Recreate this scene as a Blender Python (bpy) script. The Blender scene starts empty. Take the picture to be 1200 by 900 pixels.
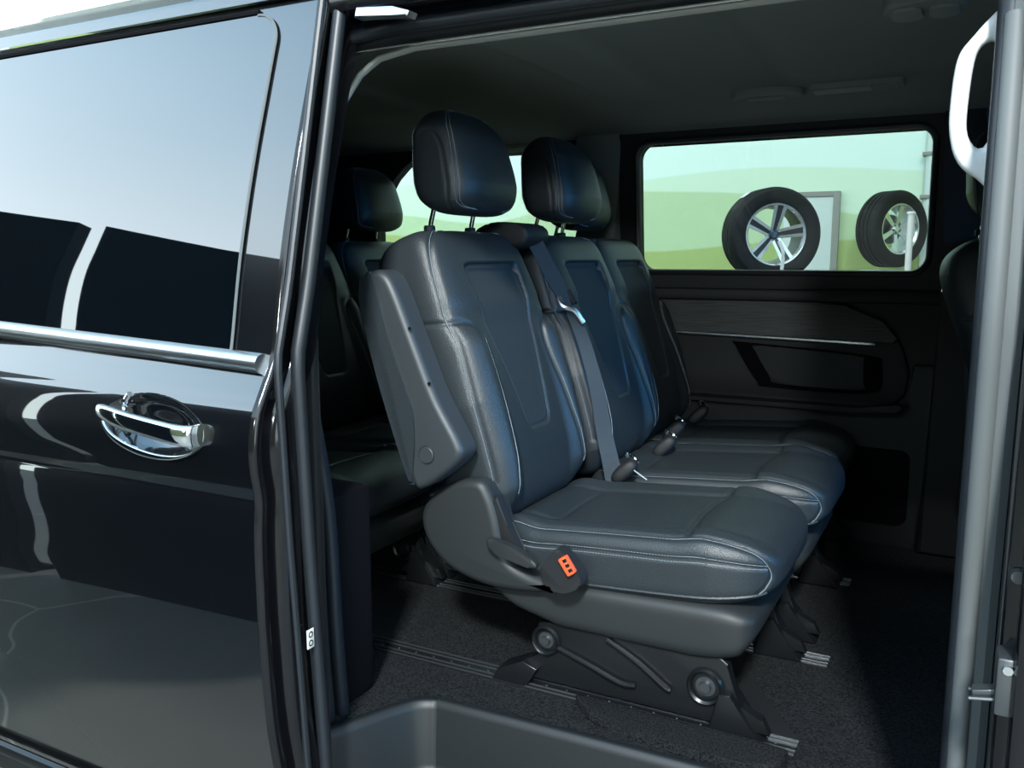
import bpy, bmesh, math, random
import numpy as np
from mathutils import Vector, Matrix
random.seed(4)
C = bpy.context.scene.collection
R = math.radians
FL = 0.55                                   # cabin floor above the showroom floor

# ------------------------------------------------------------------ camera
cam = bpy.data.cameras.new('camera'); camo = bpy.data.objects.new('camera', cam); C.objects.link(camo)
camo.location = (0, 0, 1.5)
camo.rotation_euler = (R(90 - 8.3), 0, R(28))
cam.sensor_width = 36; cam.lens = 36 * 1020 / 1200; cam.clip_start = 0.05; cam.clip_end = 200
bpy.context.scene.camera = camo
# ------------------------------------------------------------------ sky and lights
S = bpy.context.scene
w = bpy.data.worlds.new('sky'); S.world = w; w.use_nodes = True
nt = w.node_tree; bg = nt.nodes['Background']
tc = nt.nodes.new('ShaderNodeTexCoord'); sx = nt.nodes.new('ShaderNodeSeparateXYZ'); cr = nt.nodes.new('ShaderNodeValToRGB')
nt.links.new(tc.outputs['Generated'], sx.inputs[0]); nt.links.new(sx.outputs['Z'], cr.inputs[0]); nt.links.new(cr.outputs[0], bg.inputs[0])
cr.color_ramp.elements[0].position = 0.0; cr.color_ramp.elements[0].color = (0.80, 0.96, 0.93, 1)
cr.color_ramp.elements[1].position = 0.75; cr.color_ramp.elements[1].color = (0.20, 0.36, 0.52, 1)
e = cr.color_ramp.elements.new(0.28); e.color = (0.76, 0.90, 0.98, 1)
e = cr.color_ramp.elements.new(0.5); e.color = (0.50, 0.68, 0.82, 1)
bg.inputs[1].default_value = 5.0

def area(name, loc, target, sx_, sy_, power, col):
    l = bpy.data.lights.new(name, 'AREA'); l.shape = 'RECTANGLE'; l.size = sx_; l.size_y = sy_; l.energy = power; l.color = col
    o = bpy.data.objects.new(name, l); C.objects.link(o); o.location = loc
    o.rotation_euler = (Vector(target) - Vector(loc)).to_track_quat('-Z', 'Y').to_euler(); return o
area('hall_spotlight', (1.7, -4.9, 6.6), (-0.6, 1.8, 1.0), 0.8, 0.8, 1550, (0.97, 1.0, 0.97))
area('hall_low_spotlight', (2.2, -6.5, 3.3), (-0.8, 1.8, 1.5), 0.6, 0.6, 260, (0.88, 0.96, 1.0))
area('added_blue_fill', (5.5, 2.0, 2.25), (-0.8, 2.3, 1.15), 0.9, 0.7, 330, (0.10, 0.42, 1.0)).data.spread = R(70)  # added fill, no real lamp; stands for blue sky light through the windscreen
area('hall_ceiling_light', (-4, 5.2, 5.4), (-3.5, 8.5, 1.0), 10, 1.5, 700, (0.95, 1.0, 0.98))
area('hall_side_light', (-8, 3, 5.3), (-11.5, 5, 3.0), 6, 1.5, 900, (0.95, 0.98, 1.0))
S.view_settings.view_transform = 'Standard'; S.view_settings.look = 'None'
S.view_settings.gamma = 1; S.view_settings.use_curve_mapping = False
S.view_settings.exposure = 0.0

# ------------------------------------------------------------------ materials
def mat(name, col, rough=0.5, metal=0.0, coat=0.0, ior=1.5, bump=None, vary=None, spec=None, bdist=0.002):
    m = bpy.data.materials.new(name); m.use_nodes = True; t = m.node_tree; b = t.nodes['Principled BSDF']
    b.inputs['Base Color'].default_value = (*col, 1); b.inputs['Roughness'].default_value = rough
    b.inputs['Metallic'].default_value = metal; b.inputs['Coat Weight'].default_value = coat; b.inputs['IOR'].default_value = ior
    b.inputs['Coat Roughness'].default_value = 0.02
    if spec is not None: b.inputs['Specular IOR Level'].default_value = spec
    tcn = t.nodes.new('ShaderNodeTexCoord')
    if bump:
        kind, scale, strength = bump
        n = t.nodes.new('ShaderNodeTexVoronoi' if kind == 'v' else 'ShaderNodeTexNoise'); n.inputs['Scale'].default_value = scale
        if kind == 'n': n.inputs['Detail'].default_value = 4
        bu = t.nodes.new('ShaderNodeBump'); bu.inputs['Strength'].default_value = strength; bu.inputs['Distance'].default_value = bdist
        t.links.new(tcn.outputs['Object'], n.inputs['Vector']); t.links.new(n.outputs[0], bu.inputs['Height']); t.links.new(bu.outputs[0], b.inputs['Normal'])
    if vary:
        scale, c2 = vary
        n = t.nodes.new('ShaderNodeTexNoise'); n.inputs['Scale'].default_value = scale; n.inputs['Detail'].default_value = 5
        r = t.nodes.new('ShaderNodeValToRGB'); r.color_ramp.elements[0].position = 0.35; r.color_ramp.elements[1].position = 0.65
        r.color_ramp.elements[0].color = (*col, 1); r.color_ramp.elements[1].color = (*c2, 1)
        t.links.new(tcn.outputs['Object'], n.inputs['Vector']); t.links.new(n.outputs[0], r.inputs[0]); t.links.new(r.outputs[0], b.inputs['Base Color'])
    return m
M = {}
M['leather'] = mat('leather', (0.016, 0.0215, 0.0255), 0.44, bump=('v', 420, 0.5), bdist=0.0009)
M['fabric'] = mat('seat_fabric', (0.016, 0.023, 0.028), 0.72, bump=('v', 700, 0.5), bdist=0.0008, spec=0.3)
M['thread'] = mat('thread', (0.16, 0.19, 0.21), 0.6)
M['plastic'] = mat('dark_plastic', (0.024, 0.029, 0.033), 0.48, bump=('n', 900, 0.15), bdist=0.0006)
M['plastic2'] = mat('matt_plastic', (0.005, 0.006, 0.0075), 0.65, bump=('n', 700, 0.15), bdist=0.0006)
M['shell'] = mat('shell_plastic', (0.0125, 0.015, 0.016), 0.55, bump=('n', 900, 0.2), bdist=0.0006)
M['black'] = mat('satin_black_metal', (0.006, 0.007, 0.008), 0.3)
M['void'] = mat('shade_black', (0.002, 0.002, 0.003), 0.9, spec=0.1)  # near-black with the shade of recesses and gaps put into the colour
M['gloss'] = mat('gloss_black', (0.004, 0.004, 0.005), 0.12)
M['paint'] = mat('black_paint', (0.0015, 0.002, 0.003), 0.3, coat=1.0, ior=1.3)
M['paint'].node_tree.nodes['Principled BSDF'].inputs['Coat IOR'].default_value = 2.0
M['tint'] = mat('tinted_door_glass', (0.001, 0.002, 0.003), 0.015, ior=2.25)
M['chrome'] = mat('chrome', (0.75, 0.78, 0.80), 0.08, 1.0)
M['satin'] = mat('satin_chrome', (0.72, 0.75, 0.77), 0.28, 1.0)
M['steel'] = mat('rail_steel', (0.13, 0.14, 0.15), 0.4, 0.9)
M['step'] = mat('step_plastic', (0.0045, 0.0065, 0.008), 0.5, bump=('n', 900, 0.15), bdist=0.0006)
M['rubber'] = mat('rubber', (0.009, 0.012, 0.016), 0.45)
M['rubber_grey'] = mat('grey_trim', (0.085, 0.095, 0.098), 0.6)
M['carpet'] = mat('carpet', (0.0025, 0.003, 0.0035), 0.95, bump=('n', 330, 1.0), bdist=0.006, vary=(230, (0.021, 0.024, 0.027)), spec=0.15)
M['head'] = mat('headliner_fabric', (0.20, 0.215, 0.20), 0.95, bump=('n', 600, 0.2), spec=0.2)
M['headlight'] = mat('headliner_edge', (0.42, 0.42, 0.38), 0.9, spec=0.2)
M['trimgrey'] = mat('light_grey_plastic', (0.22, 0.235, 0.22), 0.6)
M['white'] = mat('white_plastic', (0.62, 0.63, 0.63), 0.4)
M['orange'] = mat('orange_plastic', (0.90, 0.10, 0.03), 0.4)
M['belt'] = mat('belt_webbing', (0.012, 0.024, 0.036), 0.75, bump=('n', 900, 0.4), bdist=0.0008)
M['tyre'] = mat('tyre_rubber', (0.007, 0.008, 0.009), 0.7, spec=0.25)
M['tyre_side'] = M['tyre']
M['alloy'] = mat('alloy', (0.75, 0.78, 0.79), 0.22, 0.9)
M['alloy_dark'] = mat('dark_alloy', (0.015, 0.017, 0.02), 0.3)
M['hallwhite'] = mat('hall_white', (0.82, 0.84, 0.84), 0.8)
M['panelgrey'] = mat('panel_grey', (0.52, 0.62, 0.62), 0.6)
M['hallfloor'] = mat('hall_floor', (0.155, 0.15, 0.13), 0.7, vary=(1.2, (0.13, 0.126, 0.11)))
t = M['hallfloor'].node_tree; b = t.nodes['Principled BSDF']; src = b.inputs['Base Color'].links[0].from_socket
tcn = t.nodes.new('ShaderNodeTexCoord'); vn = t.nodes.new('ShaderNodeTexVoronoi'); vn.feature = 'DISTANCE_TO_EDGE'; vn.inputs['Scale'].default_value = 0.55
nz = t.nodes.new('ShaderNodeTexNoise'); nz.inputs['Scale'].default_value = 0.8; va = t.nodes.new('ShaderNodeVectorMath'); va.operation = 'MULTIPLY_ADD'; va.inputs[1].default_value = (1.4, 1.4, 0)
t.links.new(tcn.outputs['Object'], nz.inputs['Vector']); t.links.new(nz.outputs['Color'], va.inputs[0]); t.links.new(tcn.outputs['Object'], va.inputs[2]); t.links.new(va.outputs[0], vn.inputs['Vector'])
lt = t.nodes.new('ShaderNodeMath'); lt.operation = 'LESS_THAN'; lt.inputs[1].default_value = 0.006; t.links.new(vn.outputs['Distance'], lt.inputs[0])
mxn = t.nodes.new('ShaderNodeMix'); mxn.data_type = 'RGBA'; t.links.new(lt.outputs[0], mxn.inputs['Factor']); t.links.new(src, mxn.inputs['A']); mxn.inputs['B'].default_value = (0.30, 0.29, 0.24, 1); t.links.new(mxn.outputs['Result'], b.inputs['Base Color'])
M['darkpanel'] = mat('dark_panel', (0.004, 0.005, 0.006), 0.9, spec=0.1)
# wood inlay: fine horizontal grain
m = mat('dark_wood', (0.05, 0.05, 0.048), 0.55); t = m.node_tree; b = t.nodes['Principled BSDF']
tcn = t.nodes.new('ShaderNodeTexCoord'); mp = t.nodes.new('ShaderNodeMapping'); mp.inputs['Scale'].default_value = (4, 4, 260)
n = t.nodes.new('ShaderNodeTexNoise'); n.inputs['Scale'].default_value = 2.2; n.inputs['Detail'].default_value = 4
r = t.nodes.new('ShaderNodeValToRGB'); r.color_ramp.elements[0].position = 0.4; r.color_ramp.elements[1].position = 0.62
r.color_ramp.elements[0].color = (0.016, 0.017, 0.017, 1); r.color_ramp.elements[1].color = (0.055, 0.057, 0.055, 1)
t.links.new(tcn.outputs['Object'], mp.inputs[0]); t.links.new(mp.outputs[0], n.inputs['Vector']); t.links.new(n.outputs[0], r.inputs[0]); t.links.new(r.outputs[0], b.inputs['Base Color'])
M['wood'] = m
# tinted cabin glass: thin pane
m = bpy.data.materials.new('cabin_glass'); m.use_nodes = True; t = m.node_tree; t.nodes.clear()
o = t.nodes.new('ShaderNodeOutputMaterial'); mx = t.nodes.new('ShaderNodeMixShader'); tr = t.nodes.new('ShaderNodeBsdfTransparent'); gl = t.nodes.new('ShaderNodeBsdfGlossy'); fr = t.nodes.new('ShaderNodeFresnel')
fr.inputs[0].default_value = 1.45; gl.inputs['Roughness'].default_value = 0.0
tr.inputs[0].default_value = (0.325, 0.37, 0.36, 1)
t.links.new(fr.outputs[0], mx.inputs[0]); t.links.new(tr.outputs[0], mx.inputs[1]); t.links.new(gl.outputs[0], mx.inputs[2]); t.links.new(mx.outputs[0], o.inputs[0])
M['glass'] = m
# painted mural of hills on the far wall (flat print, object coordinates in metres)
m = bpy.data.materials.new('hill_mural'); m.use_nodes = True; t = m.node_tree; b = t.nodes['Principled BSDF']; b.inputs['Roughness'].default_value = 0.85
tcn = t.nodes.new('ShaderNodeTexCoord'); sp = t.nodes.new('ShaderNodeSeparateXYZ'); t.links.new(tcn.outputs['Object'], sp.inputs[0])
def math_node(op, a, b_=None):
    n = t.nodes.new('ShaderNodeMath'); n.operation = op
    for i, v in enumerate((a, b_)):
        if v is None: continue
        if isinstance(v, (int, float)): n.inputs[i].default_value = v
        else: t.links.new(v, n.inputs[i])
    return n.outputs[0]
def hill(base, terms):
    s = None
    for amp, k, ph in terms:
        q = math_node('MULTIPLY', math_node('SINE', math_node('ADD', math_node('MULTIPLY', sp.outputs['X'], k), ph)), amp)
        s = q if s is None else math_node('ADD', s, q)
    h = math_node('ADD', s, base)
    d = math_node('MULTIPLY', math_node('SUBTRACT', h, sp.outputs['Z']), 40)
    n = t.nodes.new('ShaderNodeClamp'); t.links.new(d, n.inputs[0]); return n.outputs[0]
def mixc(fac, a, col):
    n = t.nodes.new('ShaderNodeMix'); n.data_type = 'RGBA'; t.links.new(fac, n.inputs['Factor'])
    if isinstance(a, tuple): n.inputs['A'].default_value = a
    else: t.links.new(a, n.inputs['A'])
    n.inputs['B'].default_value = col; return n.outputs['Result']
c = mixc(hill(2.37, [(0.07, 1.3, 4.3)]), (0.64, 0.82, 0.78, 1), (0.58, 0.75, 0.61, 1))
c = mixc(hill(2.10, [(0.16, 1.25, 5.6), (0.03, 2.9, 1.0)]), c, (0.44, 0.60, 0.38, 1))
c = mixc(hill(1.70, [(0.10, 0.8, 0.9), (0.03, 2.3, 0.0)]), c, (0.34, 0.45, 0.17, 1))
t.links.new(c, b.inputs['Base Color']); M['mural'] = m

# ------------------------------------------------------------------ helpers
def obj(name, verts, faces, m, parent=None, smooth=True, sharp=35):
    me = bpy.data.meshes.new(name); me.from_pydata([tuple(map(float, v)) for v in verts], [], faces); me.update()
    me.materials.append(m)
    if smooth:
        me.polygons.foreach_set('use_smooth', [True] * len(me.polygons))
        if sharp: me.set_sharp_from_angle(angle=R(sharp))
    o = bpy.data.objects.new(name, me); C.objects.link(o)
    if parent is not None: o.parent = parent
    return o
def bmobj(name, bm, m, parent=None, smooth=True, sharp=35):
    bm.normal_update(); me = bpy.data.meshes.new(name); bm.to_mesh(me); bm.free(); me.materials.append(m)
    if smooth:
        me.polygons.foreach_set('use_smooth', [True] * len(me.polygons))
        if sharp: me.set_sharp_from_angle(angle=R(sharp))
    o = bpy.data.objects.new(name, me); C.objects.link(o)
    if parent is not None: o.parent = parent
    return o
def thing(name, label, cat, loc=(0, 0, 0), rz=0, group=None):
    o = bpy.data.objects.new(name, None); C.objects.link(o); o.location = loc; o.rotation_euler = (0, 0, rz)
    o.empty_display_size = 0.1
    o['label'] = label; o['category'] = cat
    if group: o['group'] = group
    return o
def struct(o): o['kind'] = 'structure'; return o
def add_box(bm, x0, x1, y0, y1, z0, z1, bev=0.0, seg=2):
    vs = [bm.verts.new(p) for p in ((x0, y0, z0), (x1, y0, z0), (x1, y1, z0), (x0, y1, z0), (x0, y0, z1), (x1, y0, z1), (x1, y1, z1), (x0, y1, z1))]
    fs = [bm.faces.new([vs[i] for i in f]) for f in ((3, 2, 1, 0), (4, 5, 6, 7), (0, 1, 5, 4), (1, 2, 6, 5), (2, 3, 7, 6), (3, 0, 4, 7))]
    if bev: bmesh.ops.bevel(bm, geom=list({e for f in fs for e in f.edges}), offset=bev, segments=seg, profile=0.5, affect='EDGES')
def box(name, x0, x1, y0, y1, z0, z1, m, parent=None, bev=0.0, seg=2):
    bm = bmesh.new(); add_box(bm, x0, x1, y0, y1, z0, z1, bev, seg); return bmobj(name, bm, m, parent)
def add_slab(bm, pts, fn, a0, a1, bev=0.0, seg=3):
    """pts: outline (p, q); fn(p, q, a) -> 3D; extruded from a0 to a1"""
    lo = [bm.verts.new(fn(p, q, a0)) for p, q in pts]; hi = [bm.verts.new(fn(p, q, a1)) for p, q in pts]; n = len(pts)
    f0 = bm.faces.new(lo[::-1]); f1 = bm.faces.new(hi)
    for i in range(n): bm.faces.new((lo[i], lo[(i + 1) % n], hi[(i + 1) % n], hi[i]))
    if bev: bmesh.ops.bevel(bm, geom=list({e for f in (f0, f1) for e in f.edges}), offset=bev, segments=seg, profile=0.5, affect='EDGES')
    bmesh.ops.recalc_face_normals(bm, faces=bm.faces[:])
XZ = lambda p, q, a: (p, a, q)
XY = lambda p, q, a: (p, q, a)
def slab(name, pts, fn, a0, a1, m, parent=None, bev=0.0, seg=3, n=0):
    if n: pts = smooth_poly(pts, n)
    bm = bmesh.new(); add_slab(bm, pts, fn, a0, a1, bev, seg); return bmobj(name, bm, m, parent)
def catmull(P, n, closed=False):
    P = [np.array(p, float) for p in P]; out = []; N = len(P)
    rng = range(N) if closed else range(N - 1)
    for i in rng:
        p0 = P[(i - 1) % N] if closed or i > 0 else 2 * P[0] - P[1]
        p1 = P[i]; p2 = P[(i + 1) % N]
        p3 = P[(i + 2) % N] if closed or i < N - 2 else 2 * P[-1] - P[-2]
        for k in range(n):
            s = k / n
            out.append(0.5 * ((2 * p1) + (p2 - p0) * s + (2 * p0 - 5 * p1 + 4 * p2 - p3) * s * s + (3 * p1 - p0 - 3 * p2 + p3) * s ** 3))
    if not closed: out.append(P[-1])
    return [tuple(p) for p in out]
def soft_slab(name, pts, y0, y1, m, parent, r, n=110):
    P = polyline(smooth_poly(pts, 8) + [pts[0]], 0.0001); P = P[np.linspace(0, len(P) - 1, n + 1).astype(int)][:-1]
    area_ = sum(P[i][0] * P[(i + 1) % n][1] - P[(i + 1) % n][0] * P[i][1] for i in range(n)); T = np.roll(P, -2, 0) - np.roll(P, 2, 0)
    T /= np.linalg.norm(T, axis=1, keepdims=True); Nn = np.stack([-T[:, 1], T[:, 0]], 1) * (1 if area_ > 0 else -1)
    V = []; F = []; rings = [(r * (1 - math.sin(a)), y0 + r * (1 - math.cos(a))) for a in np.linspace(0, math.pi / 2, 8)] + [(0, y1)]
    for o_, y in rings: V += [(x, y, z) for x, z in P + Nn * o_]
    for i in range(len(rings) - 1):
        for j in range(n): F.append((i * n + j, i * n + (j + 1) % n, (i + 1) * n + (j + 1) % n, (i + 1) * n + j))
    F += [tuple(range(n)), tuple((len(rings) - 1) * n + j for j in range(n))[::-1]]
    bm = bmesh.new(); bv = [bm.verts.new(v) for v in V]
    for f in F: bm.faces.new([bv[i] for i in f])
    bmesh.ops.recalc_face_normals(bm, faces=bm.faces[:]); return bmobj(name, bm, m, parent)
def smooth_poly(pts, n): return catmull(pts, n, True)
def rrect(x0, x1, z0, z1, r, n=8):
    out = []
    rs = r if isinstance(r, (list, tuple)) else (r,) * 4      # BR, TR, TL, BL
    for (cx, cz, a0), q in zip(((x1, z0, -90), (x1, z1, 0), (x0, z1, 90), (x0, z0, 180)), rs):
        sx_ = -1 if cx == x1 else 1; sz = 1 if cz == z0 else -1
        for k in range(n + 1):
            a = R(a0 + 90 * k / n); out.append((cx + sx_ * q + q * math.cos(a), cz + sz * q + q * math.sin(a)))
    return out
def sweep_geom(path, prof, up=(0, 0, 1), closed=False, caps=True):
    """prof: list of (a, b) in the frame (side, up')"""
    P = [Vector(p) for p in path]; n = len(P); vs = []; fs = []; k = len(prof)
    for i in range(n):
        if closed: tg = P[(i + 1) % n] - P[i - 1]
        else: tg = P[min(i + 1, n - 1)] - P[max(i - 1, 0)]
        tg.normalize(); u = Vector(up); s = tg.cross(u)
        if s.length < 1e-4: s = tg.cross(Vector((0, 1, 0)))
        s.normalize(); u2 = s.cross(tg)
        for a, b_ in prof: vs.append(P[i] + s * a + u2 * b_)
    for i in range(n if closed else n - 1):
        j = (i + 1) % n
        for q in range(k): fs.append((i * k + q, i * k + (q + 1) % k, j * k + (q + 1) % k, j * k + q))
    if not closed and caps: fs.append(tuple(range(k))[::-1]); fs.append(tuple((n - 1) * k + q for q in range(k)))
    return vs, fs
def circ(r, n=12, rb=None): return [(r * math.cos(2 * math.pi * i / n), (rb or r) * math.sin(2 * math.pi * i / n)) for i in range(n)]
def tube(name, path, r, m, parent=None, n=12, up=(0, 0, 1), rb=None, closed=False, sm=0):
    if sm: path = catmull(path, sm, closed)
    vs, fs = sweep_geom(path, circ(r, n, rb), up, closed)
    bm = bmesh.new(); bv = [bm.verts.new(v) for v in vs]
    for f in fs: bm.faces.new([bv[i] for i in f])
    bmesh.ops.recalc_face_normals(bm, faces=bm.faces[:]); return bmobj(name, bm, m, parent)
def merge(parts):
    V = []; F = []
    for vs, fs in parts:
        k = len(V); V += list(vs); F += [tuple(i + k for i in f) for f in fs]
    return V, F
def lathe_geom(prof, origin, axis, n=40, close=False):
    ax = Vector(axis).normalized(); a = ax.cross(Vector((0, 0, 1)))
    if a.length < 1e-3: a = Vector((1, 0, 0))
    a.normalize(); b_ = ax.cross(a); O = Vector(origin); vs = []; fs = []; k = len(prof)
    for i in range(n):
        th = 2 * math.pi * i / n; d = a * math.cos(th) + b_ * math.sin(th)
        for r_, h in prof: vs.append(O + d * r_ + ax * h)
    for i in range(n):
        j = (i + 1) % n
        for q in range(k if close else k - 1):
            q2 = (q + 1) % k
            fs.append((i * k + q, j * k + q, j * k + q2, i * k + q2))
    return vs, fs
def lathe(name, prof, origin, axis, m, parent=None, n=40, close=False):
    vs, fs = lathe_geom(prof, origin, axis, n, close)
    bm = bmesh.new(); bv = [bm.verts.new(v) for v in vs]
    for f in fs: bm.faces.new([bv[i] for i in f])
    bmesh.ops.remove_doubles(bm, verts=bm.verts[:], dist=1e-5)
    bmesh.ops.recalc_face_normals(bm, faces=bm.faces[:]); return bmobj(name, bm, m, parent)
def ring_plate(name, hole, x0, x1, z0, z1, yf, th, m, parent):
    """rectangular plate in XZ with a hole; yf(z) gives the inner face's y, thickness th outward"""
    cx = sum(p[0] for p in hole) / len(hole); cz = sum(p[1] for p in hole) / len(hole)
    pts = list(hole)
    for X_, Z_ in ((x0, z0), (x1, z0), (x1, z1), (x0, z1)):      # insert samples towards the corners
        ang = math.atan2(Z_ - cz, X_ - cx)
        i = min(range(len(pts)), key=lambda i: abs((math.atan2(pts[i][1] - cz, pts[i][0] - cx) - ang + math.pi) % (2 * math.pi) - math.pi))
        pts[i] = (pts[i][0], pts[i][1], X_, Z_)
    outer = []
    for p in pts:
        if len(p) == 4: outer.append((p[2], p[3])); continue
        dx, dz = p[0] - cx, p[1] - cz; s = 1e9
        if dx > 1e-9: s = min(s, (x1 - cx) / dx)
        if dx < -1e-9: s = min(s, (x0 - cx) / dx)
        if dz > 1e-9: s = min(s, (z1 - cz) / dz)
        if dz < -1e-9: s = min(s, (z0 - cz) / dz)
        outer.append((cx + dx * s, cz + dz * s))
    n = len(pts); V = []; F = []
    for off in (0, th):
        V += [(p[0], yf(p[1]) + off, p[1]) for p in pts]; V += [(p[0], yf(p[1]) + off, p[1]) for p in outer]
    for i in range(n):
        j = (i + 1) % n
        F += [(i, j, n + j, n + i), (2 * n + j, 2 * n + i, 3 * n + i, 3 * n + j), (j, i, 2 * n + i, 2 * n + j), (n + i, n + j, 3 * n + j, 3 * n + i)]
    bm = bmesh.new(); bv = [bm.verts.new(v) for v in V]
    for f in F: bm.faces.new([bv[i] for i in f])
    bmesh.ops.remove_doubles(bm, verts=bm.verts[:], dist=1e-5)
    bmesh.ops.recalc_face_normals(bm, faces=bm.faces[:]); return bmobj(name, bm, m, parent)
def grid(name, us, vs_, fn, m, parent=None, thick=None, sharp=35):
    V = [fn(u, v) for u in us for v in vs_]; nv = len(vs_); F = []
    for i in range(len(us) - 1):
        for j in range(nv - 1): F.append((i * nv + j, i * nv + j + 1, (i + 1) * nv + j + 1, (i + 1) * nv + j))
    return obj(name, V, F, m, parent, True, sharp)
def interp(x, xs, ys): return float(np.interp(x, xs, ys))
def pchip(xs, ys):
    """smooth curve through knots, sampled densely"""
    pts = catmull(list(zip(xs, ys)), 12); a = np.array(pts); o = np.argsort(a[:, 0]); a = a[o]
    return lambda v: float(np.interp(v, a[:, 0], a[:, 1]))

# ------------------------------------------------------------------ upholstery pads
class Pad:
    """closed cushion: cross sections are superellipses (width y, depth d) along a length s; base(u, th) gives the surface"""
    def __init__(s, L, hw, dF, dB, n=4.0, ends=10.0, aspect=3.0, post=None, bulge=None, n2=None):
        s.L, s.hw, s.dF, s.dB, s.m, s.post, s.bulge = L, hw, dF, dB, ends, post, bulge
        t_ = np.linspace(0, 2 * np.pi, 6001); c_, s_ = np.sin(t_), np.cos(t_)          # t=0 : front centre
        y = np.sign(c_) * np.abs(c_) ** (2 / n); d = np.sign(s_) * np.abs(s_) ** (2 / n)
        l = np.concatenate([[0], np.cumsum(np.hypot(np.diff(y) * aspect, np.diff(d)))]); l /= l[-1]
        s.T, s.Y, s.D = l, y, d
    def front_th(s, yf):
        """th of the front surface at y fraction in (-1, 1)"""
        k = len(s.T) // 4; yf = np.asarray(yf, float)
        a = np.interp(np.abs(yf), s.Y[:k + 1], s.T[:k + 1]); return np.where(yf >= 0, a, 1 - a)
    def raw(s, u, th):
        u = np.asarray(u, float); th = np.asarray(th, float) % 1.0
        y = np.interp(th, s.T, s.Y); d = np.interp(th, s.T, s.D)
        e = np.clip(1 - np.abs(2 * u - 1) ** s.m, 0, 1) ** (1 / s.m)
        e2 = np.clip(1 - np.abs(2 * u - 1) ** (s.m * 0.8), 0, 1) ** (1 / 2.2)
        yy = y * s.hw(u) * e; dd = d * np.where(d > 0, s.dF(u), s.dB(u)) * e2
        return u * s.L, yy, dd, np.clip(d, 0, 1)
    def base(s, u, th):
        a, y, d, wf = s.raw(u, th)
        if s.bulge is not None: d = d + s.bulge(a, y, wf)
        return np.stack(s.post(a, y, d), -1)
    def build(s, nu, nt_, seams=(), flip=False):
        U = 0.5 - 0.5 * np.cos(np.pi * np.linspace(0, 1, nu)); U = 0.55 * U + 0.45 * np.linspace(0, 1, nu)
        TH = np.arange(nt_) / nt_
        uu, tt = np.meshgrid(U, TH, indexing='ij'); P = s.base(uu, tt)
        Pu = np.gradient(P, axis=0); Pt = np.roll(P, -1, 1) - np.roll(P, 1, 1)
        N = np.cross(Pu, Pt); N /= np.maximum(np.linalg.norm(N, axis=-1, keepdims=True), 1e-9)
        cen = P.mean((0, 1)); 
        if ((P - cen) * N).sum() < 0: N = -N
        disp = np.zeros(P.shape[:2])
        for uc, tc_, depth, wd in seams:
            Q = polyline(s.base(uc, tc_), 0.002)
            k = max(1, len(Q))
            flat = P.reshape(-1, 3); best = np.full(len(flat), 9.0)
            lo = Q.min(0) - 4 * wd; hi = Q.max(0) + 4 * wd
            sel = np.where(((flat > lo) & (flat < hi)).all(1))[0]
            if len(sel) == 0: continue
            for j in range(0, k, 40):
                dd = np.linalg.norm(flat[sel][:, None] - Q[None, j:j + 40], axis=-1).min(1); best[sel] = np.minimum(best[sel], dd)
            disp = np.maximum(disp, (depth * np.exp(-(best / wd) ** 2)).reshape(disp.shape))
        P2 = P - N * disp[..., None]
        s.U, s.TH, s.P, s.N = U, TH, P2, N
        F = []
        for i in range(nu - 1):
            for j in range(nt_):
                j2 = (j + 1) % nt_; F.append((i * nt_ + j, i * nt_ + j2, (i + 1) * nt_ + j2, (i + 1) * nt_ + j))
        return P2.reshape(-1, 3), F
def split_obj(V, F, keep, name, m, parent):
    """mesh of the faces in keep"""
    idx = {}; VV = []; FF = []
    for f in keep:
        g = []
        for i in f:
            if i not in idx: idx[i] = len(VV); VV.append(V[i])
            g.append(idx[i])
        FF.append(g)
    bm = bmesh.new(); bv = [bm.verts.new(v) for v in VV]
    for f in FF: bm.faces.new([bv[i] for i in f])
    bmesh.ops.remove_doubles(bm, verts=bm.verts[:], dist=1e-6)
    bmesh.ops.recalc_face_normals(bm, faces=bm.faces[:]); return bmobj(name, bm, m, parent, True, None)
def polyline(P, step):
    P = np.array(P, float); l = np.concatenate([[0], np.cumsum(np.linalg.norm(np.diff(P, axis=0), axis=1))])
    n = max(2, int(l[-1] / step)); t_ = np.linspace(0, l[-1], n); return np.stack([np.interp(t_, l, P[:, i]) for i in range(P.shape[1])], 1)
def seam_curve(pad, pts, n=16):
    """pts: (s along length, y fraction) on the front; returns dense (u, th)"""
    a = np.array(catmull(pts, n)); return a[:, 0] / pad.L, pad.front_th(np.clip(a[:, 1], -0.9999, 0.9999))
def seam_th(pad, pts, n=16):
    a = np.array(catmull(pts, n)); return a[:, 0] / pad.L, a[:, 1]
def stitches(curves, lift=0.0006, pitch=0.0065, ln=0.0042, r=0.0008):
    V = []; F = []
    for Q, N in curves:
        D = polyline(np.hstack([Q, N]), pitch)
        for i in range(len(D) - 1):
            p = D[i, :3]; q = D[i + 1, :3]; nn = D[i, 3:]; nn = nn / (np.linalg.norm(nn) + 1e-9)
            tg = q - p; L_ = np.linalg.norm(tg)
            if L_ < 1e-5: continue
            tg /= L_; sd = np.cross(tg, nn); c_ = p + nn * lift
            k = len(V)
            for a in (-ln / 2, ln / 2):
                for b_, d_ in ((-r, -r * .5), (r, -r * .5), (r * .6, r), (-r * .6, r)): V.append(c_ + tg * a + sd * b_ + nn * d_)
            F += [(k, k + 1, k + 2, k + 3), (k + 4, k + 7, k + 6, k + 5), (k, k + 4, k + 5, k + 1), (k + 1, k + 5, k + 6, k + 2), (k + 2, k + 6, k + 7, k + 3), (k + 3, k + 7, k + 4, k)]
    return V, F
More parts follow.
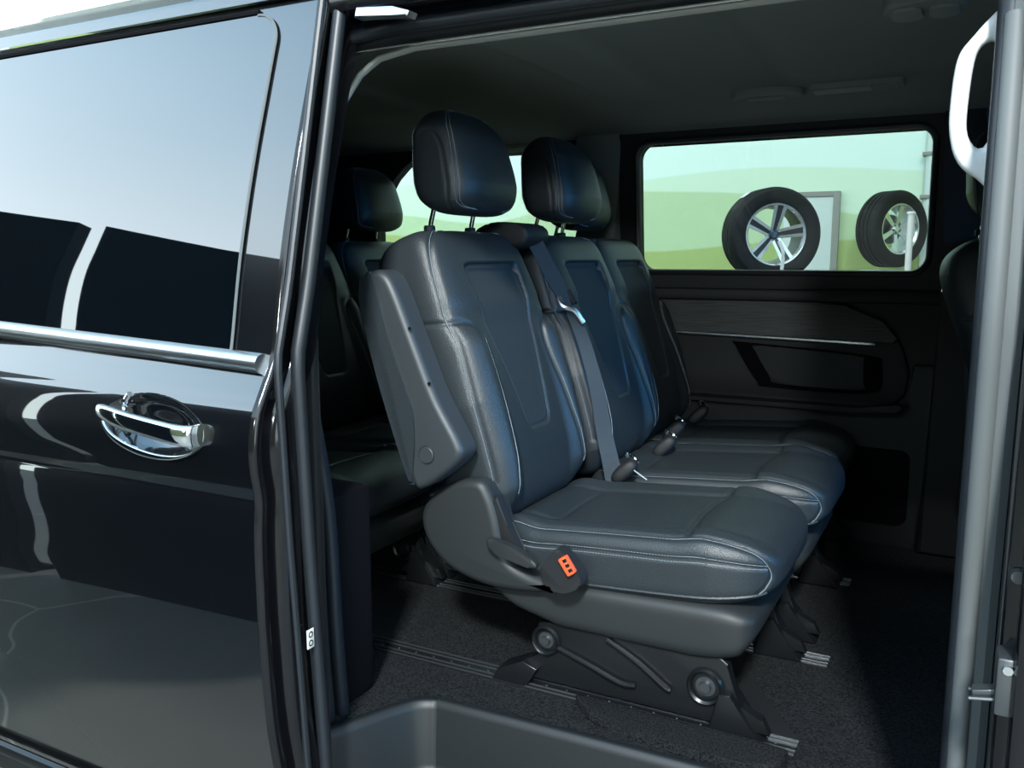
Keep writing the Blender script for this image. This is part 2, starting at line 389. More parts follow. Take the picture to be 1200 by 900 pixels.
def pad_curve(pad, u, th, seam_depth=0.0):
    Q = pad.base(u, th); e_ = 1e-3
    a = pad.base(np.clip(u + e_, 0, 1), th) - pad.base(np.clip(u - e_, 0, 1), th); b_ = pad.base(u, th + e_) - pad.base(u, th - e_)
    N = np.cross(a, b_); N /= np.maximum(np.linalg.norm(N, axis=-1, keepdims=True), 1e-9)
    cen = pad.P.mean((0, 1)) if hasattr(pad, 'P') else Q.mean(0)
    if ((Q - cen) * N).sum() < 0: N = -N
    return Q - N * seam_depth, N
sstep = lambda x, a, b_: np.clip((x - a) / (b_ - a), 0, 1) ** 2 * (3 - 2 * np.clip((x - a) / (b_ - a), 0, 1))
def in_poly(px, py, poly):
    r_ = np.zeros(px.shape, bool); n = len(poly)
    for i in range(n):
        x1, y1 = poly[i]; x2, y2 = poly[(i + 1) % n]
        c_ = ((y1 > py) != (y2 > py)) & (px < (x2 - x1) * (py - y1) / (y2 - y1 + 1e-12) + x1); r_ ^= c_
    return r_
#STRUCTURE
#SEATS
#DETAILS

# ------------------------------------------------------------------ seat
def make_seat():
    t = thing('passenger_seat', '', 'car seat', (0, 0, FL))
    arr = lambda xs, ys: (lambda u: np.interp(u, xs, ys))
    # ---- backrest
    hI = lambda s: np.interp(s, [0.18, 0.21, 0.32, 0.46, 0.61], [0.046, 0.058, 0.080, 0.114, 0.132])
    s0, s1 = 0.190, 0.592
    def bulge(s, y, wf):
        ay = np.abs(y)
        bol = 0.034 * sstep(ay, 0.12, 0.195) * (1 - sstep(s, 0.40, 0.50)) * sstep(s, 0.0, 0.08)
        fr = 0.014 * sstep(s, 0.44, 0.52)
        lumb = 0.016 * np.sin(np.clip(s / 0.6, 0, 1) * np.pi)
        ins = sstep(hI(s) - ay, -0.012, 0.016) * sstep(s, s0 - 0.012, s0 + 0.014) * (1 - sstep(s, s1 - 0.016, s1 + 0.012))
        return wf * (bol + fr + lumb - (0.004 + 0.014 * sstep(s, 0.46, 0.56)) * ins)
    post = lambda s, y, d: (-0.236 - 0.321 * s + 0.947 * d, y, 0.344 + 0.947 * s + 0.321 * d)
    B = Pad(0.695, arr([0, .1, .4, .75, 1], [.205, .228, .247, .240, .222]), arr([0, .2, 1], [.07, .08, .078]), arr([0, .3, 1], [.08, .115, .13]), n=4.2, ends=12, aspect=2.6, post=post, bulge=bulge)
    poly = []
    hs = np.linspace(s0 + 0.03, s1 - 0.03, 24)
    right = [(s, float(hI(s))) for s in hs]
    def corner(s_c, y_c, sd, r_=0.03):
        return [(s_c + sd * r_ * math.sin(a) , y_c - r_ * (1 - math.cos(a))) for a in np.linspace(0, math.pi / 2, 8)]
    outl = corner(s0 + 0.03, float(hI(s0 + .03)), -1)[::-1] + right + corner(s1 - 0.03, float(hI(s1 - .03)), 1)
    outl = outl + [(a, -b_) for a, b_ in outl[::-1]]
    hwl = lambda s: float(np.interp(s / .695, [0, .1, .4, .75, 1], [.205, .228, .247, .240, .222]))
    seams = []; runs = []
    for sg in (1, -1):
        # outer edge seam from top to low side
        u_, th_ = seam_th(B, [(0.10, .208), (0.25, .203), (0.45, .198), (0.63, .19), (0.687, .15), (0.692, .10)])
        th_ = th_ if sg > 0 else 1 - th_; seams.append((u_, th_, .0035, .008)); runs.append((u_, th_, 0.0015, .0045 * sg))
        # wing seam : crosses the bolster and runs down
        u_, th_ = seam_curve(B, [(0.465, .96 * sg), (0.455, .78 * sg), (0.42, .62 * sg), (0.34, .60 * sg), (0.20, .68 * sg), (0.06, .80 * sg)])
        seams.append((u_, th_, .006, .006)); k = int(len(u_) * .42); runs.append((u_[k:], th_[k:], 0.002, .006 * sg))
        # side seam towards the rear
        u_, th_ = seam_th(B, [(0.465, .20), (0.48, .25), (0.50, .31)]); th_ = th_ if sg > 0 else 1 - th_
        seams.append((u_, th_, .005, .005))
    iu = np.array([p[0] for p in outl + outl[:1]]) / .695; iy = np.array([p[1] / hwl(p[0]) for p in outl + outl[:1]])
    dense = polyline(np.stack([iu * .695, iy], 1), 0.004)
    seams.append((dense[:, 0] / .695, B.front_th(dense[:, 1]), .004, .0045))
    nu, nt_ = 230, 380
    V, F = B.build(nu, nt_, seams)
    fu = np.array([F[i][0] for i in range(len(F))]); iu_, it_ = fu // nt_, fu % nt_
    sc = (B.U[iu_] + B.U[np.minimum(iu_ + 1, nu - 1)]) / 2 * .695; thc = (B.TH[it_] + .5 / nt_) % 1
    yc = np.interp(thc, B.T, B.Y) * np.interp(sc / .695, [0, .1, .4, .75, 1], [.205, .228, .247, .240, .222])
    front = (thc < .24) | (thc > .76)
    ins = in_poly(sc, yc, outl) & front
    split_obj(V, F, [f for f, k in zip(F, ins) if not k], 'backrest', M['leather'], t)
    split_obj(V, F, [f for f, k in zip(F, ins) if k], 'backrest_insert', M['fabric'], t)
    curves = []
    for u_, th_, dp, off in runs:
        o_ = off / 1.6 * 1.0
        curves.append(pad_curve(B, u_, (th_ + o_) % 1, dp * .5))
    # ---- cushion
    def cb(s, y, wf):
        ay = np.abs(y)
        return wf * (0.020 * sstep(ay, 0.135, 0.19) * (1 - .5 * sstep(s, .45, .56)) + 0.010 * sstep(s, .40, .47) + .022 * (1 - sstep(s, .06, .15)) - .004)
    cpost = lambda s, y, d: (-0.255 + s * 1.097, y, 0.284 + 0.045 * s / .6 + d)
    K = Pad(0.60, arr([0, .2, .8, 1], [.215, .232, .236, .225]), arr([0, 1], [.080, .078]), arr([0, 1], [.07, .07]), n=4.6, ends=5.5, aspect=2.8, post=cpost, bulge=cb)
    seams = []; runs = []
    for sg in (1, -1):
        f_ = (lambda a: a) if sg > 0 else (lambda a: 1 - a)
        u_, th_ = seam_th(K, [(0.05, .187), (0.2, .186), (0.40, .184), (0.52, .186), (0.566, .20), (0.582, .235), (0.575, .275), (0.565, .29)])
        seams.append((u_, f_(th_), .0045, .005)); runs.append((u_, f_(th_), .001, .0035 * sg))
        u_, th_ = seam_th(K, [(0.08, .222), (0.2, .219), (0.42, .220), (0.575, .222)])
        seams.append((u_, f_(th_), .0045, .004)); runs.append((u_, f_(th_), .001, .004 * sg)); runs.append((u_, f_(th_), .001, -.004 * sg))
        u_, th_ = seam_curve(K, [(0.02, .60 * sg), (0.2, .60 * sg), (0.40, .62 * sg), (0.43, .64 * sg)])
        seams.append((u_, th_, .006, .007))
    u_, th_ = seam_curve(K, [(0.435, -.86), (0.425, -.60), (0.415, -.2), (0.415, .2), (0.425, .60), (0.435, .86)])
    seams.append((u_, th_, .009, .006))
    u_, th_ = seam_curve(K, [(0.15, -.60), (0.145, 0), (0.15, .60)]); seams.append((u_, th_, .004, .005))
    V, F = K.build(170, 240, seams)
    split_obj(V, F, F, 'seat_cushion', M['leather'], t)
    for u_, th_, dp, off in runs: curves.append(pad_curve(K, u_, (th_ + off) % 1, dp))
    # piping round the foot of the cushion
    pu, pth = seam_th(K, [(0.06, .285), (0.3, .288), (0.52, .290), (0.575, .30)])
    for sg in (1, -1):
        q = K.base(pu, pth if sg > 0 else 1 - pth); tube('piping', [tuple(p) for p in q[::3]], .0035, M['leather'], t, n=6)
    # ---- headrest
    def hb(s, y, wf): return wf * 0.006 * (1 - (np.abs(y) / .12) ** 2)
    hpost = lambda s, y, d: (-0.397 - 0.05 * s + d - .03 * (s / .24) ** 2, y, 1.048 + s)
    H = Pad(0.245, arr([0, .12, .45, .8, 1], [.138, .148, .146, .132, .108]), arr([0, .3, .75, 1], [.076, .082, .070, .045]), arr([0, .3, .75, 1], [.090, .098, .086, .055]), n=3.5, ends=5.4, aspect=1.7, post=hpost, bulge=hb)
    seams = []; runs = []
    for sg in (1, -1):
        f_ = (lambda a: a) if sg > 0 else (lambda a: 1 - a)
        u_, th_ = seam_th(H, [(0.012, .10), (0.02, .165), (0.05, .182), (0.12, .18), (0.19, .178), (0.235, .16), (0.2435, .11), (0.2444, .05)])
        seams.append((u_, f_(th_), .003, .0035)); runs.append((u_, f_(th_), .0005, .006 * sg)); runs.append((u_, f_(th_), .0005, -.007 * sg))
        u_, th_ = seam_th(H, [(0.012, .40), (0.05, .335), (0.12, .33), (0.19, .33), (0.235, .35)])
        seams.append((u_, f_(th_), .003, .0035)); runs.append((u_, f_(th_), .0005, .006 * sg))
        u_, th_ = seam_th(H, [(0.01, .215), (0.08, .215), (0.15, .22), (0.185, .245), (0.19, .275), (0.18, .30)])
        seams.append((u_, f_(th_), .0025, .003))
    V, F = H.build(110, 160, seams); hr = split_obj(V, F, F, 'headrest', M['leather'], t)
    hc = [pad_curve(H, u_, (th_ + off) % 1, dp) for u_, th_, dp, off in runs]
    V, F = stitches(hc); obj('stitching', V, F, M['thread'], hr, False)
    for sg in (1, -1):
        tube('headrest_rod', [(-.458, .094 * sg, .985), (-.454, .094 * sg, 1.03), (-.440, .092 * sg, 1.085)], .0058, M['chrome'], t, n=12)
        lathe('rod_guide', [(0, .008), (.012, .008), (.014, .004), (.014, -.006)], (-.458, .094 * sg, 1.016), (0, 0, 1), M['plastic2'], t, n=16)
    V, F = stitches(curves); obj('stitching', V, F, M['thread'], t, False)
    # ---- lower shell under the cushion
    spost = lambda s, y, d: (-0.27 + s * .972, y, d - .010)
    zt = lambda u: np.interp(u, [0, .25, .6, 1], [.285, .275, .282, .290])
    zb = lambda u: np.interp(u, [0, .08, .18, .35, .8, .95, 1], [.275, .225, .185, .157, .152, .160, .19])
    class Sh(Pad):
        def raw(s, u, th):
            a, y, d, wf = Pad.raw(s, u, th); return a, y, (zt(u) + zb(u)) / 2 + d, wf
    G = Sh(0.655, arr([0, 1], [.238, .236]), lambda u: (zt(u) - zb(u)) / 2, lambda u: (zt(u) - zb(u)) / 2, n=6, ends=11, aspect=3.5, post=spost)
    V, F = G.build(80, 120); split_obj(V, F, F, 'seat_shell', M['shell'], t)
    # ---- base frame
    for yy, nm in ((-.205, 0), (.205, 1)):
        y0, y1 = yy - .012, yy + .012
        fr_ = [(-.20, .02), (.40, .02), (.385, .05), (.335, .066), (.315, .15), (.28, .175), (.13, .165), (-.04, .170), (-.105, .150), (-.115, .11), (-.10, .075), (-.16, .05)]
        slab('base_plate', fr_, XZ, y0, y1, M['black'], t, bev=.004)
        for cx, cz, r_ in ((.272, .096, .034), (-.083, .118, .030)):
            lathe('pivot_ring', [(r_, -.004), (r_ + .004, -.010), (r_, -.016), (r_ * .86, -.012), (r_ * .80, -.004), (r_ * .80, .006)], (cx, yy - .010, cz), (0, 1, 0), M['black'], t, n=36)
            bo = lathe('pivot_bolt', [(0, -.014), (r_ * .32, -.014), (r_ * .36, -.009), (r_ * .36, -.006), (r_ * .60, -.006), (r_ * .64, .004)], (cx, yy - .012, cz), (0, 1, 0), M['steel'], t, n=24)
        tube('frame_bar', [(-.058, yy - .018, .108), (.02, yy - .020, .085), (.09, yy - .020, .062), (.125, yy - .018, .062)], .006, M['black'], t, n=10, sm=4)
        tube('frame_bar', [(.06, yy - .018, .150), (.13, yy - .020, .115), (.19, yy - .020, .075), (.20, yy - .018, .073)], .006, M['black'], t, n=10, sm=4)
        slab('floor_foot', [(-.215, .002), (-.13, .002), (-.10, .05), (-.135, .062), (-.20, .03)], XZ, yy - .03, yy + .03, M['black'], t, bev=.004)
        slab('floor_foot', [(.28, .002), (.395, .002), (.365, .03), (.325, .095), (.30, .09)], XZ, yy - .03, yy + .03, M['black'], t, bev=.004)
    for q, (xx, zz) in enumerate(((-.02, .12), (.2, .12))): tube('cross_tube', [(xx, -.2, zz), (xx, .2, zz)], .014, M['black'], t, n=12)
    return t
def add_near_side(t):
    # ---- recliner cover and far side cover
    cov = [(-.225, .470), (-.198, .440), (-.180, .390), (-.168, .335), (-.150, .300), (-.105, .280), (-.03, .266), (-.04, .250), (-.12, .235), (-.22, .235), (-.31, .262), (-.365, .315), (-.378, .375), (-.345, .425), (-.285, .462)]
    soft_slab('side_cover', cov, -.272, -.20, M['shell'], t, .020)
    # hinge plate between cover and cushion, recline lever
    slab('hinge_plate', [(-.20, .42), (-.185, .44), (-.16, .38), (-.13, .318), (-.10, .29), (-.15, .29), (-.175, .33)], XZ, -.262, -.235, M['plastic2'], t, bev=.004)
    slab('recline_lever', [(-.190, .353), (-.165, .352), (-.125, .343), (-.085, .325), (-.072, .312), (-.082, .304), (-.12, .311), (-.16, .320), (-.188, .330)], XZ, -.296, -.279, M['shell'], t, bev=.005, n=3)
    # lap buckle with its sleeve on the near side
    bk = slab('buckle', [(-.062, .300), (-.040, .272), (-.005, .268), (.028, .286), (.030, .305), (.010, .330), (-.010, .352), (-.024, .358), (-.046, .335)], XZ, -.302, -.262, M['plastic2'], t, bev=.006, n=5)
    bm = bmesh.new(); add_box(bm, -.0085, .0085, -.016, .004, -.034, .006, .003)
    bm.transform(Matrix.Translation((-.004, -.300, .342)) @ Matrix.Rotation(R(-35), 4, 'Y'))
    btn = bmobj('release_button', bm, M['orange'], bk); btn['label'] = 'orange release button'
    bm = bmesh.new()
    for q in range(3): add_box(bm, .001, .0095, -.0175, -.014, -.028 + q * .011, -.021 + q * .011, .0008)
    bm.transform(Matrix.Translation((-.004, -.300, .342)) @ Matrix.Rotation(R(-35), 4, 'Y')); bmobj('button_mark', bm, M['black'], bk)
def add_armrest(t, y0=-.330, y1=-.268):
    out = [(-.474, .905), (-.455, .922), (-.425, .918), (-.398, .885), (-.345, .765), (-.295, .655), (-.240, .565), (-.236, .530), (-.285, .484), (-.335, .452), (-.355, .458), (-.385, .535), (-.440, .700), (-.485, .860)]
    a = bpy.data.objects.new('armrest', None); a.empty_display_size = .05; C.objects.link(a); a.parent = t
    soft_slab('arm_body', out, y0, y1, M['plastic'], a, .017)
    pad = [(-.487, .870), (-.474, .908), (-.455, .920), (-.446, .895), (-.420, .800), (-.378, .690), (-.352, .625), (-.347, .560), (-.353, .480), (-.352, .460), (-.362, .470), (-.392, .545), (-.446, .705)]
    slab('arm_pad', pad, XZ, y0 - .006, y0 + .03, M['leather'], a, bev=.007, seg=3, n=4)
    lathe('pivot_cap', [(0, -.003), (.0165, -.003), (.018, -.0015), (.018, .006)], (-.318, y0 - .0005, .530), (0, 1, 0), M['plastic'], a, n=32)
    lathe('cap_groove', [(.018, -.0022), (.0188, -.0026), (.0196, -.0022), (.0196, .004)], (-.318, y0, .530), (0, 1, 0), M['plastic2'], a, n=32)
    for px, pz in ((-.345, .80), (-.298, .685)): lathe('screw_plug', [(0, -.0005), (.0035, -.0008), (.004, .002)], (px - .012, y0 - .0003, pz), (0, 1, 0), M['black'], a, n=12)
    return a

proto = make_seat()
def copy_tree(o, parent=None):
    c_ = o.copy(); C.objects.link(c_); c_.parent = parent
    for ch in list(o.children): copy_tree(ch, c_)
    return c_
X0, PITCH, Y0 = -0.70, 0.485, 1.855
places = [
    (X0, Y0, 'black leather seat nearest the open door with its armrest folded up and orange buckle button', 'second row seats'),
    (X0 + .012, 2.385, 'black leather seat in the middle of the row, behind the one with the folded armrest', 'second row seats'),
    (X0 - .01, 2.832, 'black leather seat by the far side wall under the long window', 'second row seats'),
    (X0 - 1.02, Y0, 'rearmost row seat closest to the open door, mostly hidden behind the door pillar', 'rear row seats'),
    (X0 - 1.02, Y0 + PITCH, 'dark seat in the middle of the rearmost row, behind the folded armrest', 'rear row seats'),
    (X0 - 1.02, Y0 + 2 * PITCH - .01, 'dark rear row seat whose headrest stands against the small green window', 'rear row seats'),
    (0.455, Y0 + 2 * PITCH - .01, 'dark front seat at the right edge, partly hidden by the grey door pillar', 'front seats'),
]
seats = []
for i, (x, y, lab, grp) in enumerate(places):
    s_ = proto if i == 0 else copy_tree(proto)
    s_.location = (x, y, FL); s_['label'] = lab
    if i < 6: s_['group'] = grp
    seats.append(s_)
add_armrest(proto); add_near_side(proto)
seats[2].scale = (1, .95, 1)
for ch in seats[2].children:
    if ch.name.startswith('headrest'): ch.location = (-.10, -.06, -.01)
    if ch.name.startswith('rod_guide'): ch.location = (-.10, -.06, -.004)

# ------------------------------------------------------------------ van body (everything fixed to the shell)
van = thing('van_body', 'black passenger van body with grey headliner, side wall trim, carpet, pillars and far windows', 'van', (0, 0, 0))
# carpeted floor, recessed step
fl = [(-2.75, 1.30), (-1.085, 1.30), (-1.065, 1.335), (-1.008, 1.462), (-.985, 1.478), (-.43, 1.497), (.08, 1.50), (.08, 1.30), (1.80, 1.30), (1.80, 3.10), (-2.75, 3.10)]
cpt = slab('cabin_carpet', fl, XY, FL - .03, FL, M['carpet'], van, bev=.004)
bm = bmesh.new()                                             # step well: lip, wall and tread
lipo = [(-1.13, 1.20), (-1.072, 1.325), (-1.03, 1.415), (-1.004, 1.455), (-.970, 1.475), (-.92, 1.482), (-.43, 1.499), (.08, 1.502)]
rows = [(0.016, FL + .002), (0.004, FL + .010), (-.008, FL + .006), (-.014, FL - .01), (-.030, FL - .125), (-.036, FL - .145), (-.055, FL - .152), (-.18, FL - .156), (-.34, FL - .158)]
def offs(pts, o):
    out = []
    for i, p in enumerate(pts):
        a = Vector(pts[max(i - 1, 0)]); b_ = Vector(pts[min(i + 1, len(pts) - 1)]); d = (b_ - a).normalized(); nn = Vector((-d.y, d.x))
        q = Vector(p) + nn * o
        if o < -.1: q = Vector((p[0] + .10 * (i < 3), p[1] + o))
        out.append((q.x, max(q.y, 1.13)))
    return out
V = []; F = []
LP = [p[:2] for p in catmull(lipo, 5)]
for o_, z in rows: V += [(x, y, z) for x, y in offs(LP, o_)]
k = len(LP)
for i in range(len(rows) - 1):
    for j in range(k - 1): F.append((i * k + j, (i + 1) * k + j, (i + 1) * k + j + 1, i * k + j + 1))
bm.free(); obj('step_well', V, F, M['step'], van, True, 60)
box('sill', -1.2, 1.8, 1.10, 1.16, .30, .42, M['gloss'], van, .01)
# seat rails let into the floor
for q, (x0, x1, y) in enumerate(((-1.42, -.250, 1.650), (-2.6, -.250, 2.065), (-2.6, -.27, 2.625))):
    rl = thing('x', '', '') if False else None
    r_ = box('floor_rail', x0, x1, y - .030, y + .030, FL - .006, FL + .003, M['black'], van, .001)
    for dy in (-.027, -.012, .012, .027): box('rail_lip', x0, x1, y + dy - .0022, y + dy + .0022, FL - .002, FL + .0065, M['steel'], r_, .001)
    for j in range(int((x1 - x0) / .05)): lathe('rail_stud', [(0, .001), (.002, .001), (.003, 0)], (x0 + .03 + j * .05, y - .0, FL + .003), (0, 0, 1), M['steel'], r_, n=8) if q == 0 else None
slab('carpet_flap', [(-.700, 1.612), (-.66, 1.618), (-.30, 1.612), (-.262, 1.600), (-.285, 1.535), (-.45, 1.525), (-.62, 1.548), (-.665, 1.575)], XY, FL + .001, FL + .020, M['carpet'], van, bev=.005, n=3)
slab('rail_end_cover', [(-.415, 1.93), (-.262, 1.700), (-.25, 1.682), (-.36, 1.682), (-.40, 1.74)], XY, FL, FL + .004, M['plastic2'], van, bev=.001)
# headliner
hz = pchip([1.32, 1.36, 1.45, 1.65, 2.1, 2.6, 2.85, 3.00, 3.06], [1.868, 1.878, 1.922, 1.968, 1.983, 1.962, 1.950, 1.935, 1.90])
def hl(x, y):
    fade = float(sstep(y, 1.45, 1.6) * (1 - sstep(y, 2.35, 2.6)))
    step = .022 * float(sstep(x, -.50, -.43)) + .020 * float(sstep(-x, .80, .84) * (1 - sstep(-x, .98, 1.04))) + .018 * float(sstep(-x, 1.55, 1.62))
    return (x, y, hz(y) - step * fade)
grid('headliner', np.concatenate([np.linspace(-2.75, -1.7, 12), np.linspace(-1.65, -.3, 90), np.linspace(-.25, 1.8, 12)]), np.linspace(1.345, 3.06, 60), hl, M['head'], van)
# roof shell and outer body side (above and in front of the door opening)
def roofp(x, v):
    ys = [1.262, 1.268, 1.285, 1.31, 1.36, 1.46, 1.7, 2.2, 2.7, 3.0, 3.12, 3.16]; zs = [1.962, 1.985, 2.008, 2.03, 2.048, 2.062, 2.085, 2.10, 2.085, 2.05, 1.99, 1.90]
    return (x, interp(v, range(12), ys), interp(v, range(12), zs))
grid('roof_panel', [-2.9, -1.0, 2.0], np.linspace(0, 11, 56), roofp, M['paint'], van)
box('roof_gutter', -3.0, 1.9, 1.275, 1.36, 1.925, 1.965, M['gloss'], van, .006)

box('rear_wall', -2.80, -2.76, 1.3, 3.1, .35, 1.98, M['plastic2'], van)
box('front_wall', 1.78, 1.82, 1.15, 3.1, .35, 1.30, M['plastic2'], van)
box('windscreen', 1.80, 1.806, 1.15, 3.1, 1.28, 1.99, M['glass'], van)
box('front_door', .07, 1.82, 1.14, 1.18, .35, 1.97, M['gloss'], van, .01)
box('underbody', -2.8, 1.82, 1.14, 3.14, .28, .37, M['black'], van)
# far wall: window panels with real openings
yf = lambda z: 3.06 + .0 * z if z < 1.42 else 3.06 - (z - 1.42) * .10
W1 = rrect(-1.095, -.145, 1.452, 1.895, .055); W2 = rrect(-2.27, -1.325, 1.452, 1.925, (.05, .08, .36, .06))
ring_plate('window_surround', W1, -1.17, -.10, 1.375, 1.965, yf, .05, M['plastic2'], van)
ring_plate('window_surround', W2, -2.76, -1.30, 1.375, 1.965, lambda z: yf(z) + .012, .05, M['plastic2'], van)
def wring(name, hole, d): return tube(name, [(x, yf(z) - .004 + .0, z) for x, z in hole], .010, M['rubber'], van, n=8, up=(0, 1, 0), closed=True)
wring('window_seal', rrect(-1.10, -.14, 1.447, 1.90, .058), 0)
for nm, X_0, X_1, z0, z1 in (('window_glass', -1.11, -.13, 1.43, 1.915), ('window_glass', -2.39, -1.30, 1.43, 1.94)):
    V = [(X_0, yf(z0) + .03, z0), (X_1, yf(z0) + .03, z0), (X_1, yf(z1) + .03, z1), (X_0, yf(z1) + .03, z1)]
    obj(nm, V, [(0, 1, 2, 3)], M['glass'], van, False)
# pillars between the windows (fabric coloured) and behind the front seat
slab('rear_pillar_trim', [(-1.325, 1.38), (-1.165, 1.38), (-1.175, 1.90), (-1.15, 1.99), (-1.34, 1.99), (-1.315, 1.90)], XZ, 3.0, 3.06, M['head'], van, bev=.018)
slab('front_pillar_trim', [(-.12, .55), (.02, .55), (.03, 1.45), (.0, 1.98), (-.13, 1.98), (-.105, 1.90), (-.095, 1.42)], XZ, 3.0, 3.09, M['plastic2'], van, bev=.015)
box('far_front_wall', -.02, 1.82, 3.04, 3.10, .40, 2.0, M['plastic2'], van)
# side wall trim below the windows
box('side_wall_trim', -2.76, -.05, 3.085, 3.12, .40, 1.385, M['plastic2'], van)
box('window_ledge', -2.76, -.08, 3.02, 3.10, 1.352, 1.392, M['plastic2'], van, .012)
slab('lower_trim', [(-2.7, .52), (-.02, .52), (-.02, .70), (-.045, 1.165), (-.166, 1.155), (-.170, 1.03), (-.20, 1.003), (-.30, .99), (-2.7, .99)], XZ, 3.055, 3.09, M['plastic2'], van, bev=.006)
card = [(-2.6, 1.015), (-.30, 1.012), (-.215, 1.02), (-.182, 1.06), (-.175, 1.13), (-.20, 1.215), (-.26, 1.285), (-.38, 1.345), (-.55, 1.362), (-.9, 1.370), (-2.6, 1.370)]
slab('door_card', card, XZ, 3.060, 3.10, M['plastic2'], van, bev=.008)
slab('wood_inlay', [(-2.4, 1.245), (-.225, 1.223), (-.215, 1.240), (-.262, 1.295), (-.38, 1.343), (-.55, 1.360), (-.9, 1.368), (-2.4, 1.370)], XZ, 3.048, 3.064, M['wood'], van, bev=.005)
tube('chrome_accent', [(-2.4, 3.047, 1.264), (-.40, 3.047, 1.2215), (-.30, 3.047, 1.2190), (-.280, 3.052, 1.2175)], .0055, M['satin'], van, n=12, rb=.0075)
# storage recess as a flat plate, its shade put into the black; raised lid
bm = bmesh.new()
pk = slab('storage_shade_plate', smooth_poly([(-.735, 1.195), (-.70, 1.205), (-.30, 1.180), (-.262, 1.15), (-.255, 1.09), (-.275, 1.06), (-.40, 1.05), (-.62, 1.055), (-.655, 1.07)], 4), XZ, 3.048, 3.062, M['void'], van, bev=.003); bm.free()
slab('storage_lid', [(-.665, 1.190), (-.645, 1.198), (-.34, 1.180), (-.315, 1.165), (-.312, 1.085), (-.325, 1.066), (-.58, 1.070), (-.60, 1.082), (-.64, 1.14)], XZ, 3.034, 3.050, M['plastic2'], van, bev=.005, n=3)
slab('armrest_ledge', [(-1.4, .995), (-.35, .995), (-.20, 1.0), (-.17, 1.03), (-.20, 1.022), (-.32, 1.012), (-1.4, 1.014)], XZ, 3.00, 3.08, M['plastic2'], van, bev=.008)
slab('footwell_shade_plate', rrect(-.42, -.155, .62, .875, .035), XZ, 3.050, 3.056, M['void'], van, bev=.002)  # flat plate for the pocket opening, its shade painted as black
tube('front_belt', [(-.035, 2.985, 1.42), (.0, 2.97, 1.2), (.022, 2.965, .95), (.025, 2.965, .80)], .022, M['belt'], van, n=8, rb=.0015, up=(0, 1, 0))
box('belt_anchor', -.01, .045, 2.95, 3.0, .72, .87, M['plastic2'], van, .01)
# ceiling fittings
def zh(x, y): return hl(x, y)[2]
gh = slab('assist_handle', smooth_poly([(-.655, 2.60), (-.62, 2.545), (-.50, 2.545), (-.465, 2.60)], 5), XY, 1.942, 1.97, M['head'], van, bev=.008)
slab('handle_grip', rrect(-.615, -.505, 2.565, 2.592, .012), XY, 1.934, 1.945, M['head'], gh, bev=.003)
av = slab('air_vent', rrect(-.440, -.205, 2.535, 2.605, .01), XY, 1.946, 1.97, M['head'], van, bev=.003)
for q in range(5): box('vent_slat', -.430, -.285, 2.545 + q * .012, 2.550 + q * .012, 1.942, 1.948, M['trimgrey'], av)
box('vent_slider', -.272, -.215, 2.545, 2.595, 1.942, 1.948, M['head'], av, .002)
cl = slab('ceiling_lamp', rrect(-.185, -.045, 1.72, 1.84, .05), XY, 1.932, 1.962, M['head'], van, bev=.008)
slab('lamp_shade', rrect(-.170, -.118, 1.74, 1.82, .02), XY, 1.926, 1.936, M['trimgrey'], cl, bev=.004)
slab('lamp_shade', rrect(-.108, -.060, 1.74, 1.82, .02), XY, 1.926, 1.936, M['trimgrey'], cl, bev=.004)
# seals round the sliding door opening
sealY = pchip([.40, .55, .716, .993, 1.208, 1.34, 1.455, 1.658, 1.819], [1.352, 1.348, 1.336, 1.322, 1.283, 1.262, 1.250, 1.276, 1.328])
grid('inner_wall', [-2.78, -1.15], np.linspace(.40, 1.93, 30), lambda x, z: (x, min(sealY(z), 1.36) + .035, z), M['plastic2'], van)
left = [(-1.122, sealY(z), z) for z in np.linspace(.36, 1.76, 30)]
top = [(-1.120, 1.328, 1.812), (-1.110, 1.345, 1.850), (-1.085, 1.358, 1.876), (-1.04, 1.366, 1.892), (-.96, 1.370, 1.899)] + [(x, 1.372, 1.900 - .004 * (x + .9)) for x in np.linspace(-.85, -.08, 12)]
rt = [(-.03, 1.366, 1.885), (.004, 1.350, 1.862), (.014, 1.330, 1.815)] + [(.014, sealY(z), z) for z in np.linspace(1.76, .36, 30)]
tube('door_seal', left + top + rt, .0155, M['rubber'], van, n=14, up=(0, 1, 0))
tube('pillar_seal', [(.020, sealY(z) - .013, z) for z in np.linspace(1.80, .36, 30)], .0135, M['rubber_grey'], van, n=12, up=(0, 1, 0))
o2 = lambda P, dx, dy, dz: [(x + (dx if x < -.5 else -dx) * (1 if (x < -1.0 or x > -.05) else 0), y + dy, z + (dz if z > 1.87 else 0)) for x, y, z in P]
tube('outer_seal', o2(left + top, -.004, -.035, .004), .012, M['rubber'], van, n=12, up=(0, 1, 0))
tube('headliner_edge', [(-1.125, 1.33, 1.66), (-1.11, 1.36, 1.74), (-1.095, 1.380, 1.80), (-1.07, 1.395, 1.845), (-1.03, 1.402, 1.872), (-.95, 1.405, 1.884)] + [(x, 1.405, 1.884) for x in np.linspace(-.85, .0, 8)], .010, M['headlight'], van, n=10, up=(0, 0, 1), rb=.006)
# rear door pillar, inner face
grid('c_pillar_trim', np.linspace(-1.16, -1.118, 4), np.linspace(.40, 1.90, 30), lambda x, z: (x, sealY(z) + .012 + (-1.118 - x) * .8, z), M['plastic2'], van)
grid('c_pillar', np.linspace(0, 1, 6), np.linspace(.36, 1.90, 40), lambda u, z: (-1.135 - .01 * u, sealY(z) - .055 + .06 * u, z), M['gloss'], van)
box('wheel_arch_trim', -1.24, -1.125, 1.34, 1.475, .545, 1.02, M['void'], van, .02)
